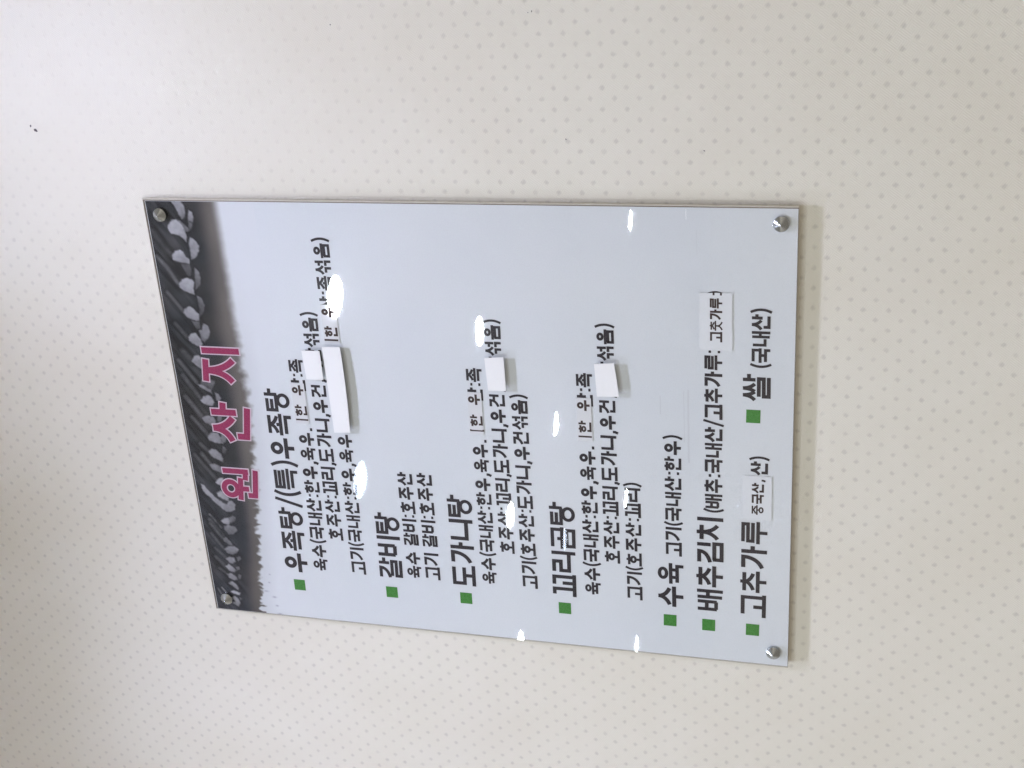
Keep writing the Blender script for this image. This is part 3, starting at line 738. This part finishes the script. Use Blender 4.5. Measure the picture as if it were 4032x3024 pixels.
# the slips stand 3 mm in front of the print, so they are placed with that offset
dx, dz = 0.4, -0.5
for (z1, z0, last, label) in ((176.5, 161.2, '|', 'narrow printed slip pasted on the first small line under the top heading'),
                        (-1.6, -16.6, '[', 'narrow printed slip with a square bracket pasted in the middle block of lines'),
                        (-105.4, -120.4, '|', 'narrow printed slip pasted on the small line beneath the fourth heading')):
    slip(1.5 + dx, 44.6 + dx, z0 + dz + 1.2, z1 + dz, [(last, 4.6 + dx, 7.0 + dx, z1 - 1.4 + dz, z0 + 2.2 + dz), ('한', 9.6 + dx, 22.2 + dx, z1 - 1.2 + dz, z0 + 1.9 + dz),
          ('우', 31.5 + dx, 43.2 + dx, z1 - .6 + dz, z0 + 2.6 + dz)], label, M_SLIP)
slip(88.5 + dx, 126.5 + dx, 119.4 + dz, 135.0 + dz, [('|', 90.4 + dx, 91.8 + dx, 134.0 + dz, 121.2 + dz), ('한', 94.2 + dx, 105.4 + dx, 133.6 + dz, 120.6 + dz), ('우', 113.6 + dx, 125.0 + dx, 134.4 + dz, 121.4 + dz)],
     'narrow printed slip at the right end of the long white card', M_SLIP)
slip(97.0, 149.8, -246.6, -218.2, [('고춧가루', 104.8, 145.4, -227.4, -237.8), (':', 146.0, 151.0, -227.0, -239.0)],
     'pale rectangular printed slip at the end of the second lowest row', M_SLIP2, .8, 1.35)
slip(-67.0, -22.9, -282.2, -255.8, [('중국산,', -62.6, -26.2, -264.4, -275.0)],
     'pale rectangular printed slip in the lowest row of the sign', M_SLIP2, .6, 1.35)

# ---------------------------------------------------------------- round lamps in the ceiling, mirrored in the cover
ring = lathe('trim_ring', [(0.046, 0.0), (0.058, -0.0), (0.058, -0.004), (0.046, -0.006), (0.046, 0.0)], 40, 'Z')
ring.materials.append(M_RING)
def disc_mesh(name, r, material):
    bm = bmesh.new(); bmesh.ops.create_circle(bm, cap_ends=True, radius=r, segments=32)
    for f in bm.faces:
        if f.normal.z > 0: f.normal_flip()
    me = from_bm(name, bm); me.materials.append(material); return me
lit = disc_mesh('diffuser', 0.0455, M_LAMP); dim = disc_mesh('diffuser', 0.0455, M_LAMP_DIM); near = disc_mesh('diffuser', 0.0455, M_LAMP_WARM)
LAMPS = (
 (-0.425, -1.492, lit, 'lit round ceiling lamp mirrored as the largest white oval near the top block of lines'),
 (-0.893, -1.507, dim, 'dim round ceiling lamp mirrored as the pale bluish oval over the third small line'),
 (-0.906, -2.504, lit, 'lit round ceiling lamp mirrored beside the closing bracket of the middle block'),
 (-1.624, -3.362, lit, 'lit round ceiling lamp mirrored as a free oval between the third and fourth headings'),
 (-1.642, -2.679, lit, 'lit round ceiling lamp mirrored on a word of the middle block, left of centre'),
 (-2.159, -3.404, dim, 'dim round ceiling lamp mirrored inside the fourth heading'),
 (-2.647, -4.654, lit, 'lit round ceiling lamp mirrored on the last small line under the fourth heading'),
 (-1.304, -4.979, lit, 'lit round ceiling lamp mirrored at the right edge of the sign'),
 (-2.172, -2.693, lit, 'lit round ceiling lamp mirrored as a small sliver at the left edge of the sign'),
 (-3.64, -4.822, lit, 'lit round ceiling lamp mirrored lowest on the left edge of the sign'),
 (-0.50, -0.47, near, 'lit round ceiling lamp nearest the wall, above the left side of the sign'),
 (0.30, -0.46, near, 'lit round ceiling lamp nearest the wall, above the right side of the sign'))
# the two lamps by the wall sit up inside short cans, which shade the top of the wall
def can_mesh(depth):
    me = lathe('lamp_can', [(0.0458, -0.0005), (0.0458, depth), (0.0475, depth), (0.0475, -0.0005), (0.0458, -0.0005)], 32, 'Z')
    me.materials.append(M_CAN); return me
M_CAN = mat('grey_lamp_can', (0.30, 0.31, 0.32), 0.6)[0]
CAN = {0.30: 0.034, -0.50: 0.050}
for x, y, me, label in LAMPS:
    root = empty('ceiling_lamp', (x, y, CEIL), label, 'ceiling lamp', 'round lamps set in the ceiling')
    o = link('trim_ring', ring, None, root); o.location.z = -0.0005
    d_ = CAN.get(x, 0.0)
    if d_: link('lamp_can', can_mesh(d_), None, root)
    o = link('diffuser', me, None, root); o.location.z = d_ - 0.003
